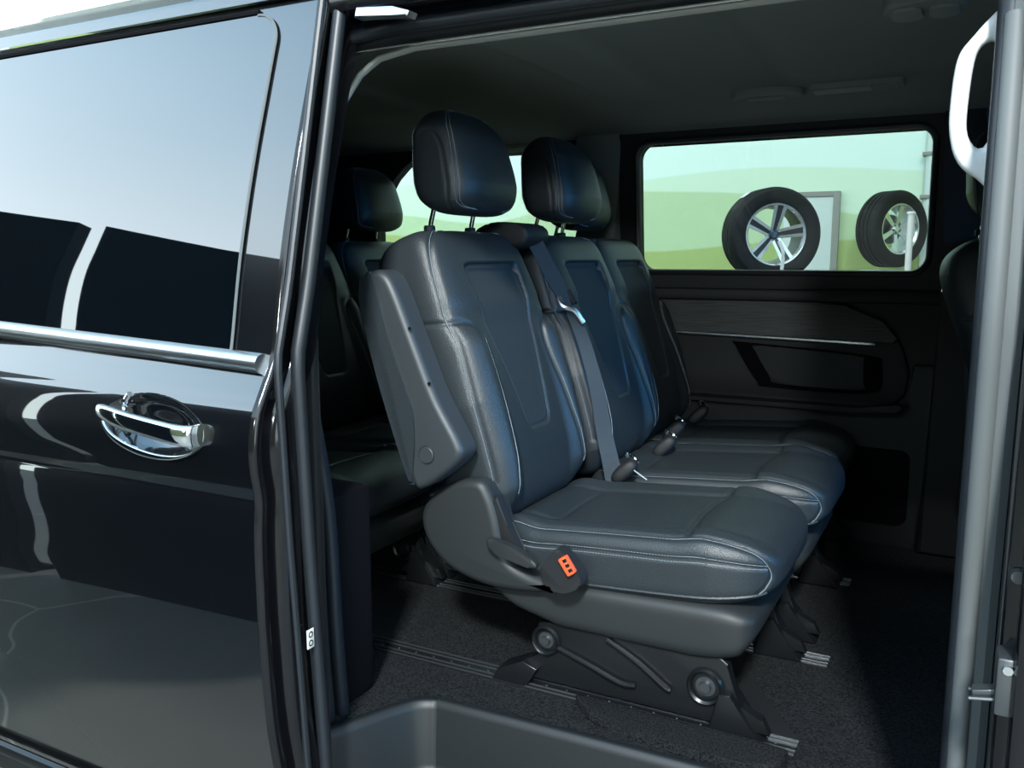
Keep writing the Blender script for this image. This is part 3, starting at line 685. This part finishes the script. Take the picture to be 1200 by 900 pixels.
# front pillar: grey trim, seal, striker
bp = [(z, sealY(z)) for z in np.linspace(.36, 1.93, 36)]
V, F = [], []
sec = [(.004, .012), (.008, -.004), (.020, -.010), (.034, -.010), (.044, -.004), (.046, .030), (.004, .040)]
for z, y in bp: V += [(.010 + a, y - .008 + b_, z) for a, b_ in sec]
for i in range(len(bp) - 1):
    for j in range(len(sec)): F.append((i * 7 + j, i * 7 + (j + 1) % 7, (i + 1) * 7 + (j + 1) % 7, (i + 1) * 7 + j))
obj('b_pillar_trim', V, F, M['rubber_grey'], van, True, 30)
box('b_pillar', .055, .16, 1.19, 1.42, .36, 1.95, M['gloss'], van, .012)
tube('pillar_seam', [(.078, 1.150, z) for z in np.linspace(.36, 1.9, 12)], .006, M['rubber'], van, n=8, up=(0, 1, 0))
st = slab('door_striker', [(.028, .955), (.070, .965), (.070, .975), (.028, .964)], XZ, 1.172, 1.192, M['steel'], van, bev=.002)
for yy in (1.168, 1.195): tube('striker_loop', [(.065, yy, .962), (.025, yy - .0, .955)], .0028, M['steel'], st, n=8)
box('striker_plate', .052, .074, 1.155, 1.20, .945, 1.02, M['steel'], st, .004)
lathe('striker_bolt', [(0, -.006), (.006, -.006), (.0075, -.003), (.0075, .004)], (.064, 1.158, 1.006), (0, 1, 0), M['chrome'], st, n=8)
lathe('pillar_plug', [(0, -.004), (.008, -.004), (.010, .004)], (.068, 1.184, 1.115), (0, 1, 0), M['steel'], van, n=20)
# white grab handle on the front pillar
hp = [(.016, 1.815), (-.020, 1.800), (-.040, 1.755), (-.045, 1.690), (-.038, 1.640), (-.010, 1.610), (.016, 1.600)]
bm = bmesh.new()
ho = smooth_poly([(.030, 1.842), (.008, 1.832), (-.026, 1.795), (-.045, 1.765), (-.050, 1.700), (-.047, 1.660), (-.036, 1.628), (-.012, 1.606), (.030, 1.592)], 5)
hi = smooth_poly([(.003, 1.780), (-.010, 1.783), (-.023, 1.765), (-.028, 1.70), (-.026, 1.665), (-.013, 1.646), (-.001, 1.655), (.004, 1.70), (.005, 1.76)], 6)
def resample(P, n, a0):
    cx = -.012; cz = 1.715; A = []
    for i in range(n):
        a = 2 * math.pi * i / n + a0; best = None; dx, dz = math.cos(a), math.sin(a)
        for k_ in range(len(P)):
            x1, z1 = P[k_][0] - cx, P[k_][1] - cz; x2, z2 = P[(k_ + 1) % len(P)][0] - cx, P[(k_ + 1) % len(P)][1] - cz
            det = dx * (z1 - z2) - dz * (x1 - x2)
            if abs(det) < 1e-12: continue
            tt = (x1 * (z1 - z2) - z1 * (x1 - x2)) / det; ss = (dx * z1 - dz * x1) / det
            if tt > 0 and -1e-6 <= ss <= 1 + 1e-6: best = tt if best is None else max(best, tt)
        A.append((cx + dx * (best or .03), cz + dz * (best or .03)))
    return A
n_ = 72; A = resample(ho, n_, 0); Bq = resample(hi, n_, 0); V = []; F = []
ringn = 12
for i in range(n_):
    ca = ((A[i][0] + Bq[i][0]) / 2, (A[i][1] + Bq[i][1]) / 2); hx, hz_ = (A[i][0] - Bq[i][0]) / 2, (A[i][1] - Bq[i][1]) / 2
    for q in range(ringn):
        a = 2 * math.pi * q / ringn; cc, ss = math.cos(a), math.sin(a)
        cc = math.copysign(abs(cc) ** .7, cc); ss = math.copysign(abs(ss) ** .7, ss)
        V.append((ca[0] + hx * cc, 1.372 + .011 * ss, ca[1] + hz_ * cc))
for i in range(n_):
    for q in range(ringn): F.append((i * ringn + q, i * ringn + (q + 1) % ringn, ((i + 1) % n_) * ringn + (q + 1) % ringn, ((i + 1) % n_) * ringn + q))
bm.free(); g_ = obj('grab_handle', V, F, M['white'], van, True, 60); g_['label'] = 'white grab handle'

# ------------------------------------------------------------------ sliding door (open, in front of the rear body side)
door = thing('sliding_door', 'glossy black sliding door slid open at the left with tinted window and chrome belt strip', 'door', (0, 0, 0))
dy = pchip([.36, .42, .59, .70, .86, .93, 1.00, 1.05, 1.072, 1.083, 1.09, 1.115, 1.15, 1.19, 1.235, 1.262, 1.29, 1.31, 1.33, 1.36, 1.50, 1.65, 1.80, 1.95, 2.0],
           [1.125, 1.106, 1.075, 1.060, 1.0515, 1.0505, 1.0503, 1.0525, 1.0545, 1.0562, 1.0572, 1.0522, 1.0470, 1.0475, 1.056, 1.069, 1.085, 1.0965, 1.1060, 1.113, 1.140, 1.178, 1.223, 1.270, 1.29])
HX, HZ, HA, HB = -1.288, 1.200, .128, .055
def dsurf(x, z):
    y = dy(z); e_ = ((x - HX) / HA) ** 2 + ((z - HZ - .05 * (HX - x) * .9) / HB) ** 2
    if e_ < 1: y += .036 * (1 - e_ ** 2) ** 1.2
    return (x, y, z)
xs = np.concatenate([np.linspace(-3.1, -1.5, 30), np.linspace(-1.48, -1.12, 170), np.linspace(-1.115, -1.055, 8)])
zs = np.concatenate([np.linspace(.365, 1.03, 50), np.linspace(1.035, 1.34, 190), np.linspace(1.35, 1.955, 50)])
grid('door_panel', xs, zs, dsurf, M['paint'], door, sharp=None)
# rolled front edge of the door skin, flange and inner panel
edge = []
F = []; sec = [(-1.055, 0), (-1.048, .001), (-1.043, .006), (-1.042, .014), (-1.046, .022), (-1.050, .045), (-1.040, .050), (-1.034, .070), (-1.034, .092), (-1.06, .10)]
zz = np.linspace(.385, 1.955, 80); V = [(x, dy(z) + b_, z) for z in zz for x, b_ in sec]; k = len(sec)
for i in range(len(zz) - 1):
    for j in range(k - 1): F.append((i * k + j, i * k + j + 1, (i + 1) * k + j + 1, (i + 1) * k + j))
obj('door_edge', V, F, M['gloss'], door, True, 50)
dys = lambda z: interp(z, [.36, 1.0, 1.15, 1.25, 1.33, 1.45, 1.95], [1.165, 1.128, 1.122, 1.118, 1.116, 1.15, 1.262])
tube('edge_seal', [(-1.036, dys(z) - .012, z) for z in np.linspace(.385, 1.945, 50)], .0075, M['rubber'], door, n=10, up=(0, 1, 0))
tube('inner_seal', [(-1.030, dys(z) + .030, z) for z in np.linspace(.385, 1.945, 50)], .0125, M['rubber'], door, n=12, up=(0, 1, 0))
box('inner_panel', -3.0, -1.05, 1.205, 1.23, .40, 1.36, M['plastic2'], door, .008)
grid('door_top_inner', [-3.0, -1.045], np.linspace(1.34, 1.95, 10), lambda x, z: (x, dys(z) + .05, z), M['plastic2'], door)
lb = box('edge_label', -1.0215, -1.0195, 1.135, 1.153, .800, .836, M['white'], door, .0006)
for q in range(2): lathe('label_mark', [(.0035, 0), (.0050, .0006), (.0062, 0)], (-1.0193, 1.144, .810 + q * .016), (1, 0, 0), M['black'], lb, n=16)
# window glass and its frame line, belt strip
gz0 = lambda x: 1.336 + .040 * (-1.05 - x)
gout = rrect(0, 1, 0, 1, 0.0)
def gpt(x, z, o): return (x, dy(z) - o, z)
GZ = np.linspace(0, 1, 50)
cornerR = .055
def gx(x, v):
    top_ = 1.938
    xe = -1.142
    d_ = xe - x
    if d_ < cornerR: top_ -= cornerR - math.sqrt(max(cornerR ** 2 - (cornerR - d_) ** 2, 0))
    z0 = gz0(x); z = z0 + (top_ - z0) * v; return gpt(x, z, .0045)
GX = np.concatenate([np.linspace(-3.1, -1.2, 80), np.linspace(-1.198, -1.142, 30)])
grid('door_glass', GX, GZ, gx, M['tint'], door, sharp=None)
xe = -1.142; cn = [(xe - cornerR + cornerR * math.cos(a), 1.938 - cornerR + cornerR * math.sin(a)) for a in np.linspace(0, math.pi / 2, 12)]
line = [(xe, z) for z in np.linspace(gz0(xe), 1.938 - cornerR, 30)] + cn
tube('glass_edge', [gpt(x, z, .0045) for x, z in line], .0028, M['rubber_grey'], door, n=6, up=(0, 1, 0))
tube('glass_gap', [gpt(x, 1.944, .003) for x in np.linspace(xe - cornerR, -3.1, 20)], .0055, M['void'], door, n=6, up=(0, 1, 0))
bs = [(x, dy(gz0(x) - .014) - .006, gz0(x) - .016) for x in np.linspace(-3.1, -1.062, 40)]
tube('belt_strip', bs, .0195, M['satin'], door, n=20, up=(0, 0, 1), rb=.0175)
tube('lower_strip', [(x, dy(.40) - .012, .378) for x in np.linspace(-3.1, -1.2, 10)], .012, M['black'], door, n=8, rb=.016)
# pull handle
hd = bpy.data.objects.new('door_handle', None); hd.empty_display_size = .05; C.objects.link(hd); hd.parent = door
hdl = [(-1.412, 1.046, 1.224), (-1.402, 1.030, 1.224), (-1.375, 1.020, 1.222), (-1.33, 1.012, 1.217), (-1.28, 1.010, 1.211), (-1.22, 1.012, 1.204), (-1.185, 1.018, 1.199), (-1.166, 1.028, 1.197), (-1.160, 1.046, 1.197)]
P = catmull(hdl, 6); V = []; F = []; n_ = 20
for i, p in enumerate(P):
    tq = i / (len(P) - 1); hgt = .007 + .008 * min(1, tq * 3) + .005 * tq; wd = .0085 + .002 * tq
    if i in (0,): hgt *= .4
    for q in range(n_):
        a = 2 * math.pi * q / n_; cc, ss = math.cos(a), math.sin(a)
        V.append((p[0], p[1] + wd * math.copysign(abs(cc) ** .8, cc), p[2] + hgt * math.copysign(abs(ss) ** .8, ss)))
for i in range(len(P) - 1):
    for q in range(n_): F.append((i * n_ + q, i * n_ + (q + 1) % n_, (i + 1) * n_ + (q + 1) % n_, (i + 1) * n_ + q))
F.append(tuple(range(n_))); F.append(tuple((len(P) - 1) * n_ + q for q in range(n_))[::-1])
obj('handle_bar', V, F, M['chrome'], hd, True, 60)
bz = []
for a in np.linspace(math.pi * 1.03, math.pi * 1.93, 40):
    x = HX + HA * 1.0 * math.cos(a); z = HZ + HB * math.sin(a) + .045 * (HX - x); bz.append((x, dy(z) - .002, z))
V = []; F = []
for i, p in enumerate(bz):
    tq = i / 39; wd = .0016 + .0058 * math.sin(math.pi * min(1, (tq + .06) * 1.05)) * (1.3 - .8 * tq); dx = (HX - p[0]) / HA; dz = (HZ - p[2]) / HB; l = math.hypot(dx, dz)
    for q in range(10):
        a_ = 2 * math.pi * q / 10; V.append((p[0] + dx / l * wd * (math.cos(a_) + .4), p[1] - .001 + .004 * math.sin(a_), p[2] + dz / l * wd * (math.cos(a_) + .4)))
for i in range(39):
    for q in range(10): F.append((i * 10 + q, i * 10 + (q + 1) % 10, i * 10 + 10 + (q + 1) % 10, i * 10 + 10 + q))
obj('handle_bezel', V, F, M['chrome'], hd, True, 60)
lathe('key_cover', [(0, -.010), (.005, -.009), (.008, -.004), (.0085, .02)], (-1.205, 1.062, 1.168), (.15, 1, 0), M['satin'], hd, n=20)
tube('handle_post', [(-1.372, 1.062, 1.178), (-1.370, 1.055, 1.20), (-1.370, 1.062, 1.235), (-1.355, 1.060, 1.252)], .006, M['chrome'], hd, n=10, sm=4)
# roller arm at the upper front corner of the door
ra = slab('roller_arm', [(-.975, 1.925), (-.90, 1.918), (-.865, 1.906), (-.870, 1.897), (-.905, 1.903), (-.98, 1.908)], XZ, 1.262, 1.29, M['satin'], door, bev=.003)

# ------------------------------------------------------------------ seat belts and hinges between the seats
def ribbon(name, pts, w0, w1, m, parent, side, th=.0012, sm=6):
    P = [Vector(p) for p in catmull(pts, sm)]; V = []; F = []; n = len(P)
    for i, p in enumerate(P):
        w_ = w0 + (w1 - w0) * i / (n - 1); tg = (P[min(i + 1, n - 1)] - P[max(i - 1, 0)]).normalized()
        sd = Vector(side if not callable(side) else side(i / (n - 1))); sd = (sd - tg * sd.dot(tg)).normalized(); nn = sd.cross(tg)
        for a, b_ in ((-1, -1), (1, -1), (1, 1), (-1, 1)): V.append(p + sd * w_ / 2 * a + nn * th * b_)
    for i in range(n - 1):
        for q in range(4): F.append((i * 4 + q, i * 4 + (q + 1) % 4, i * 4 + 4 + (q + 1) % 4, i * 4 + 4 + q))
    F += [(3, 2, 1, 0), tuple((n - 1) * 4 + q for q in range(4))]
    return obj(name, V, F, m, parent, True, 40)
bt = thing('seat_belt', 'blue-grey seat belt hanging down between the nearest seat and the middle seat', 'seat belt', (-.84, 2.10, .95))
def rel(root, pts): return [tuple(Vector(p) - root.location) for p in pts]
ribbon('webbing', rel(bt, [(-1.15, 2.06, 1.575), (-1.075, 2.085, 1.580), (-1.04, 2.09, 1.535), (-.995, 2.095, 1.455), (-.945, 2.10, 1.375)]), .044, .040, M['belt'], bt, lambda q: (.3, 1, 0) if q < .4 else (.75, .7, .2))
ribbon('webbing', rel(bt, [(-.945, 2.10, 1.372), (-.905, 2.105, 1.28), (-.872, 2.115, 1.16), (-.850, 2.12, 1.04), (-.825, 2.115, .95), (-.812, 2.11, .905)]), .030, .050, M['belt'], bt, (.9, .55, .2))
tube('belt_tongue', rel(bt, [(-.965, 2.075, 1.395), (-.95, 2.07, 1.372), (-.925, 2.085, 1.362), (-.905, 2.10, 1.33)]), .007, M['satin'], bt, n=8, sm=3)
tube('belt_tongue', rel(bt, [(-.957, 2.115, 1.412), (-.935, 2.11, 1.378)]), .009, M['plastic2'], bt, n=8)
rt_ = slab('belt_guide', [(-.36, .57), (-.335, .625), (-.27, .640), (-.20, .632), (-.185, .60), (-.22, .575)], XZ, -.09, .045, M['plastic2'], bt, bev=.012, n=3)
for i, (x, y, z) in enumerate(((-.785, 2.12, .952), (-.785, 2.45, .955), (-.81, 2.62, .968), (-.82, 2.93, .970))):
    hg = thing('belt_buckle', ['rounded dark belt buckle between the nearest and middle seats', 'chrome rimmed buckle at the far rear corner of the middle seat cushion', 'small dark buckle between the middle and far seats', 'small dark buckle at the rear corner of the far seat, by the side wall'][i], 'buckle', (x, y, z), R(8))
    hg.scale = (1.35, 1.35, 1.35)
    hg['group'] = 'belt buckles along the second row'
    P_ = Pad(.062, lambda u: .021 - .004 * u, lambda u: .015 + 0 * u, lambda u: .015 + 0 * u, n=3, ends=3, aspect=1.3, post=lambda s, y_, d: (-.026 + s * .72 + d * .69, y_, -.030 + s * .69 - d * .72))
    V, F = P_.build(24, 32); split_obj(V, F, F, 'housing', M['plastic2'], hg)
    tube('rim', [(.010 + .016 * math.sin(a) * .72 + .002, .015 * math.cos(a), .012 - .016 * math.sin(a) * .69 + .004) for a in np.linspace(-math.pi * .75, math.pi * .25, 16)], .0034, M['chrome'], hg, n=8, up=(.7, 0, .7))
tube('tongue_blade', [(.018, -.014, -.002), (.045, -.024, -.016)], .0016, M['satin'], bpy.data.objects['belt_buckle'], n=6)

# ------------------------------------------------------------------ showroom
fo = struct(box('floor', -14, 10, -12, 9.7, -.06, 0, M['hallfloor']))
struct(box('wall_back', -14, 10, 9.5, 9.7, 0, 6.2, M['mural']))
struct(box('wall_front', -14, 10, -8.6, -8.4, 0, 5.2, mat('front_wall_paint', (0.10, 0.105, 0.05), 0.8)))
struct(box('wall_left', -14.2, -14, 2.5, 9.7, 0, 6.2, M['hallwhite']))
struct(box('wall_right', 10, 10.2, -3, 9.7, 0, 6.2, M['hallwhite']))
struct(box('ceiling', -14, 10, 1.0, 9.7, 6.2, 6.3, M['hallwhite']))
# door panel and standpipe on the mural wall
pd = thing('wall_panel', 'pale grey flat panel on the green mural wall beside the larger wheel', 'panel', (-1.57, 9.46, 0))
slab('panel', rrect(-.26, .26, .02, 2.11, .01), XZ, 0, .03, M['panelgrey'], pd, bev=.004)
slab('panel_frame', rrect(.225, .29, .02, 2.16, .005), XZ, -.02, .035, M['trimgrey'], pd, bev=.004)
slab('panel_frame', rrect(-.26, .225, 2.11, 2.16, .005), XZ, -.02, .035, M['trimgrey'], pd, bev=.004)
pp = thing('wall_pipe', 'grey vertical pipe with clamps on the mural wall, right end of the long window', 'pipe', (-.455, 9.36, 0))
tube('pipe', [(0, 0, 0), (0, 0, 6.2)], .06, M['panelgrey'], pp, n=20)
tube('pipe', [(.13, .03, 0), (.13, .03, 6.2)], .035, M['panelgrey'], pp, n=14)
for z in (.6, 1.35, 2.05, 2.45, 3.4): box('pipe_clamp', -.09, .19, -.07, .10, z, z + .035, M['trimgrey'], pp, .004)

def make_wheel(name, label, loc, rz, tilt, Rt, wd, dark, spokes):
    t = thing(name, label, 'wheel', loc, rz)
    rr = Rt * .655
    t.rotation_euler = (R(tilt), 0, rz)
    # axis along local -Y = face
    tp = [(rr, -wd * .40), (rr * 1.03, -wd * .47), (Rt * .80, -wd * .53), (Rt * .92, -wd * .50), (Rt * .975, -wd * .42)]
    tr_ = []
    for q in range(4):
        y = -wd * .36 + q * wd * .2; tr_ += [(Rt, y), (Rt, y + wd * .13), (Rt - .008, y + wd * .14), (Rt - .008, y + wd * .19)]
    prof = tp + tr_ + [(Rt * .975, wd * .42), (Rt * .92, wd * .50), (Rt * .80, wd * .53), (rr, wd * .45)]
    lathe('tyre', prof, (0, 0, 0), (0, 1, 0), M['tyre'], t, n=96)
    lathe('rim', [(rr * .90, -wd * .36), (rr * .955, -wd * .44), (rr * 1.0, -wd * .45), (rr * 1.02, -wd * .42), (rr * .99, -wd * .34), (rr * .88, wd * .1), (rr * .90, wd * .44), (rr * 1.0, wd * .46)], (0, 0, 0), (0, 1, 0), M['alloy'] if not dark else M['alloy'], t, n=72)
    lathe('rim_barrel', [(rr * .90, -wd * .34), (rr * .86, wd * .0), (rr * .87, wd * .42)], (0, 0, 0), (0, 1, 0), M['alloy_dark'] if dark else M['panelgrey'], t, n=64)
    lathe('brake_disc', [(0, wd * .06), (rr * .58, wd * .06), (rr * .58, wd * .10)], (0, 0, 0), (0, 1, 0), M['steel'], t, n=40) if not dark else None
    N_ = spokes
    for i in range(N_):
        a = 2 * math.pi * (i + .12) / N_
        sp_ = bpy.data.objects.new('spoke', None)
        def pt(rad, off, y):
            ca, sa = math.sin(a), math.cos(a); return (rad * ca + off * sa, y, rad * sa - off * ca)
        bm = bmesh.new()
        rb0 = rr * .10; rb1 = rr * .93; w_in, w_out = (rr * .13, rr * .20) if dark else (rr * .07, rr * .12)
        def beam(bm, r0, r1, o0, o1, h0, h1, y0, y1, dep):
            v = []
            for rad, o_, h_, y in ((r0, o0, h0, y0), (r1, o1, h1, y1)):
                v += [bm.verts.new(pt(rad, o_ - h_, y)), bm.verts.new(pt(rad, o_ + h_, y)), bm.verts.new(pt(rad, o_ + h_ * .8, y + dep)), bm.verts.new(pt(rad, o_ - h_ * .8, y + dep))]
            for q in range(4): bm.faces.new((v[q], v[(q + 1) % 4], v[4 + (q + 1) % 4], v[4 + q]))
            bm.faces.new(v[:4][::-1]); bm.faces.new(v[4:])
        if dark:
            beam(bm, rb0, rb1, 0, 0, w_in, w_out, -wd * .24, -wd * .40, .03)
            bmesh.ops.recalc_face_normals(bm, faces=bm.faces[:])
            so = bmobj('spoke', bm, M['alloy_dark'], t, False)
            bm = bmesh.new()
            for sg in (1, -1): beam(bm, rb0 * 1.3, rb1 * 1.01, sg * w_in * .75, sg * w_out * .78, w_in * .34, w_out * .30, -wd * .25, -wd * .415, .012)
            bmesh.ops.recalc_face_normals(bm, faces=bm.faces[:]); bmobj('machined_face', bm, M['alloy'], so, False)
        else:
            beam(bm, rb0, rb1, 0, 0, w_in, w_out, -wd * .22, -wd * .38, .025)
            bmesh.ops.recalc_face_normals(bm, faces=bm.faces[:]); bmobj('spoke', bm, M['alloy'], t, False)
    lathe('hub_cap', [(0, -wd * .29), (rr * .11, -wd * .285), (rr * .14, -wd * .26), (rr * .22, -wd * .22), (rr * .23, -wd * .1), (0, -wd * .08)], (0, 0, 0), (0, 1, 0), M['alloy_dark'] if dark else M['alloy'], t, n=32)
    for i in range(5):
        a = 2 * math.pi * (i + .6) / 5
        lathe('wheel_bolt', [(0, -.006), (.010, -.006), (.012, .004)], (rr * .175 * math.sin(a), -wd * .235, rr * .175 * math.cos(a)), (0, 1, 0), M['steel'], t, n=8)
    return t
wa = make_wheel('display_wheel', 'larger display wheel with black and silver five-spoke rim, seen through the long window', (-1.40, 6.78, 1.665), R(32), 0, .348, .245, True, 5)
wb = make_wheel('display_wheel', 'smaller display wheel with silver rim at the right end of the long window', (-.74, 8.91, 1.755), R(52), 0, .352, .235, False, 6)
stk_ = slab('tread_sticker', [(-.02, -.05), (.05, -.05), (.05, .05), (-.02, .05)], XY, 0, .002, M['white'], wa)
stk_.location = (-.04 - .17, .03, .285); stk_.rotation_euler = (0, R(-36), 0)
for i, (wx, wy, wz, rz) in enumerate(((-1.40, 6.78, 1.665, 32), (-.74, 8.91, 1.755, 52))):
    sd = thing('wheel_stand', ['stand with white bracket under the larger display wheel', 'stand with grey cradle under the smaller display wheel'][i], 'stand', (wx, wy, 0), R(rz))
    box('base', -.3, .3, -.25, .25, 0, .04, M['panelgrey'], sd, .01)
    tube('post', [(0, .0, .03), (0, .0, wz - .50)], .04, M['panelgrey'], sd, n=16)
    box('cradle', -.22, .22, -.14, .16, wz - .50, wz - .375, M['panelgrey'], sd, .01)
    if i == 0:
        br = slab('bracket', [(-.02, -.36), (.25, -.33), (.25, -.305), (-.02, -.325)], XZ, -.185, -.145, M['white'], sd, bev=.004); br.location = (0, 0, wz + .045)
        tube('bracket_arm', [(.03, -.16, wz - .32), (.035, -.175, wz - .14), (.0, -.17, wz - .05)], .014, M['white'], sd, n=10, sm=4)
pl = thing('barrier_post', 'thin white post standing in front of the smaller display wheel', 'post', (-.55, 8.42, 0))
tube('post', [(0, 0, 0), (0, 0, 1.88)], .027, M['white'], pl, n=20)
lathe('foot', [(0, .02), (.14, .015), (.15, 0)], (0, 0, 0), (0, 0, 1), M['white'], pl, n=32)
lathe('cap', [(0, .012), (.03, .010), (.037, 0), (.037, -.01)], (0, 0, 1.88), (0, 0, 1), M['white'], pl, n=20)
# dark partitions that the glossy door mirrors
for i, (x0, x1, yl, yr, zl, zr, el, er) in enumerate(((-7.5, -3.66, .20, -.17, 2.84, 2.36, 0, .12), (-3.50, -1.7, -.19, -.37, 2.34, 1.98, .12, 0))):
    dp = thing('dark_partition', ['long dark partition standing behind the photographer, towards the rear of the van', 'shorter dark partition standing behind the photographer, to the right of a narrow gap'][i], 'partition', ((x0 + x1) / 2, (yl + yr) / 2, 0), math.atan2(yr - yl, x1 - x0))
    h_ = (x1 - x0) / 2
    slab('board', [(-h_, .04), (h_, .04), (h_ + er, 1.5), (h_, zr), (-h_, zl), (-h_ + el, 1.5)], XZ, -.04, .04, M['darkpanel'], dp); box('foot', -h_, h_, -.12, .04, 0, .04, M['darkpanel'], dp)
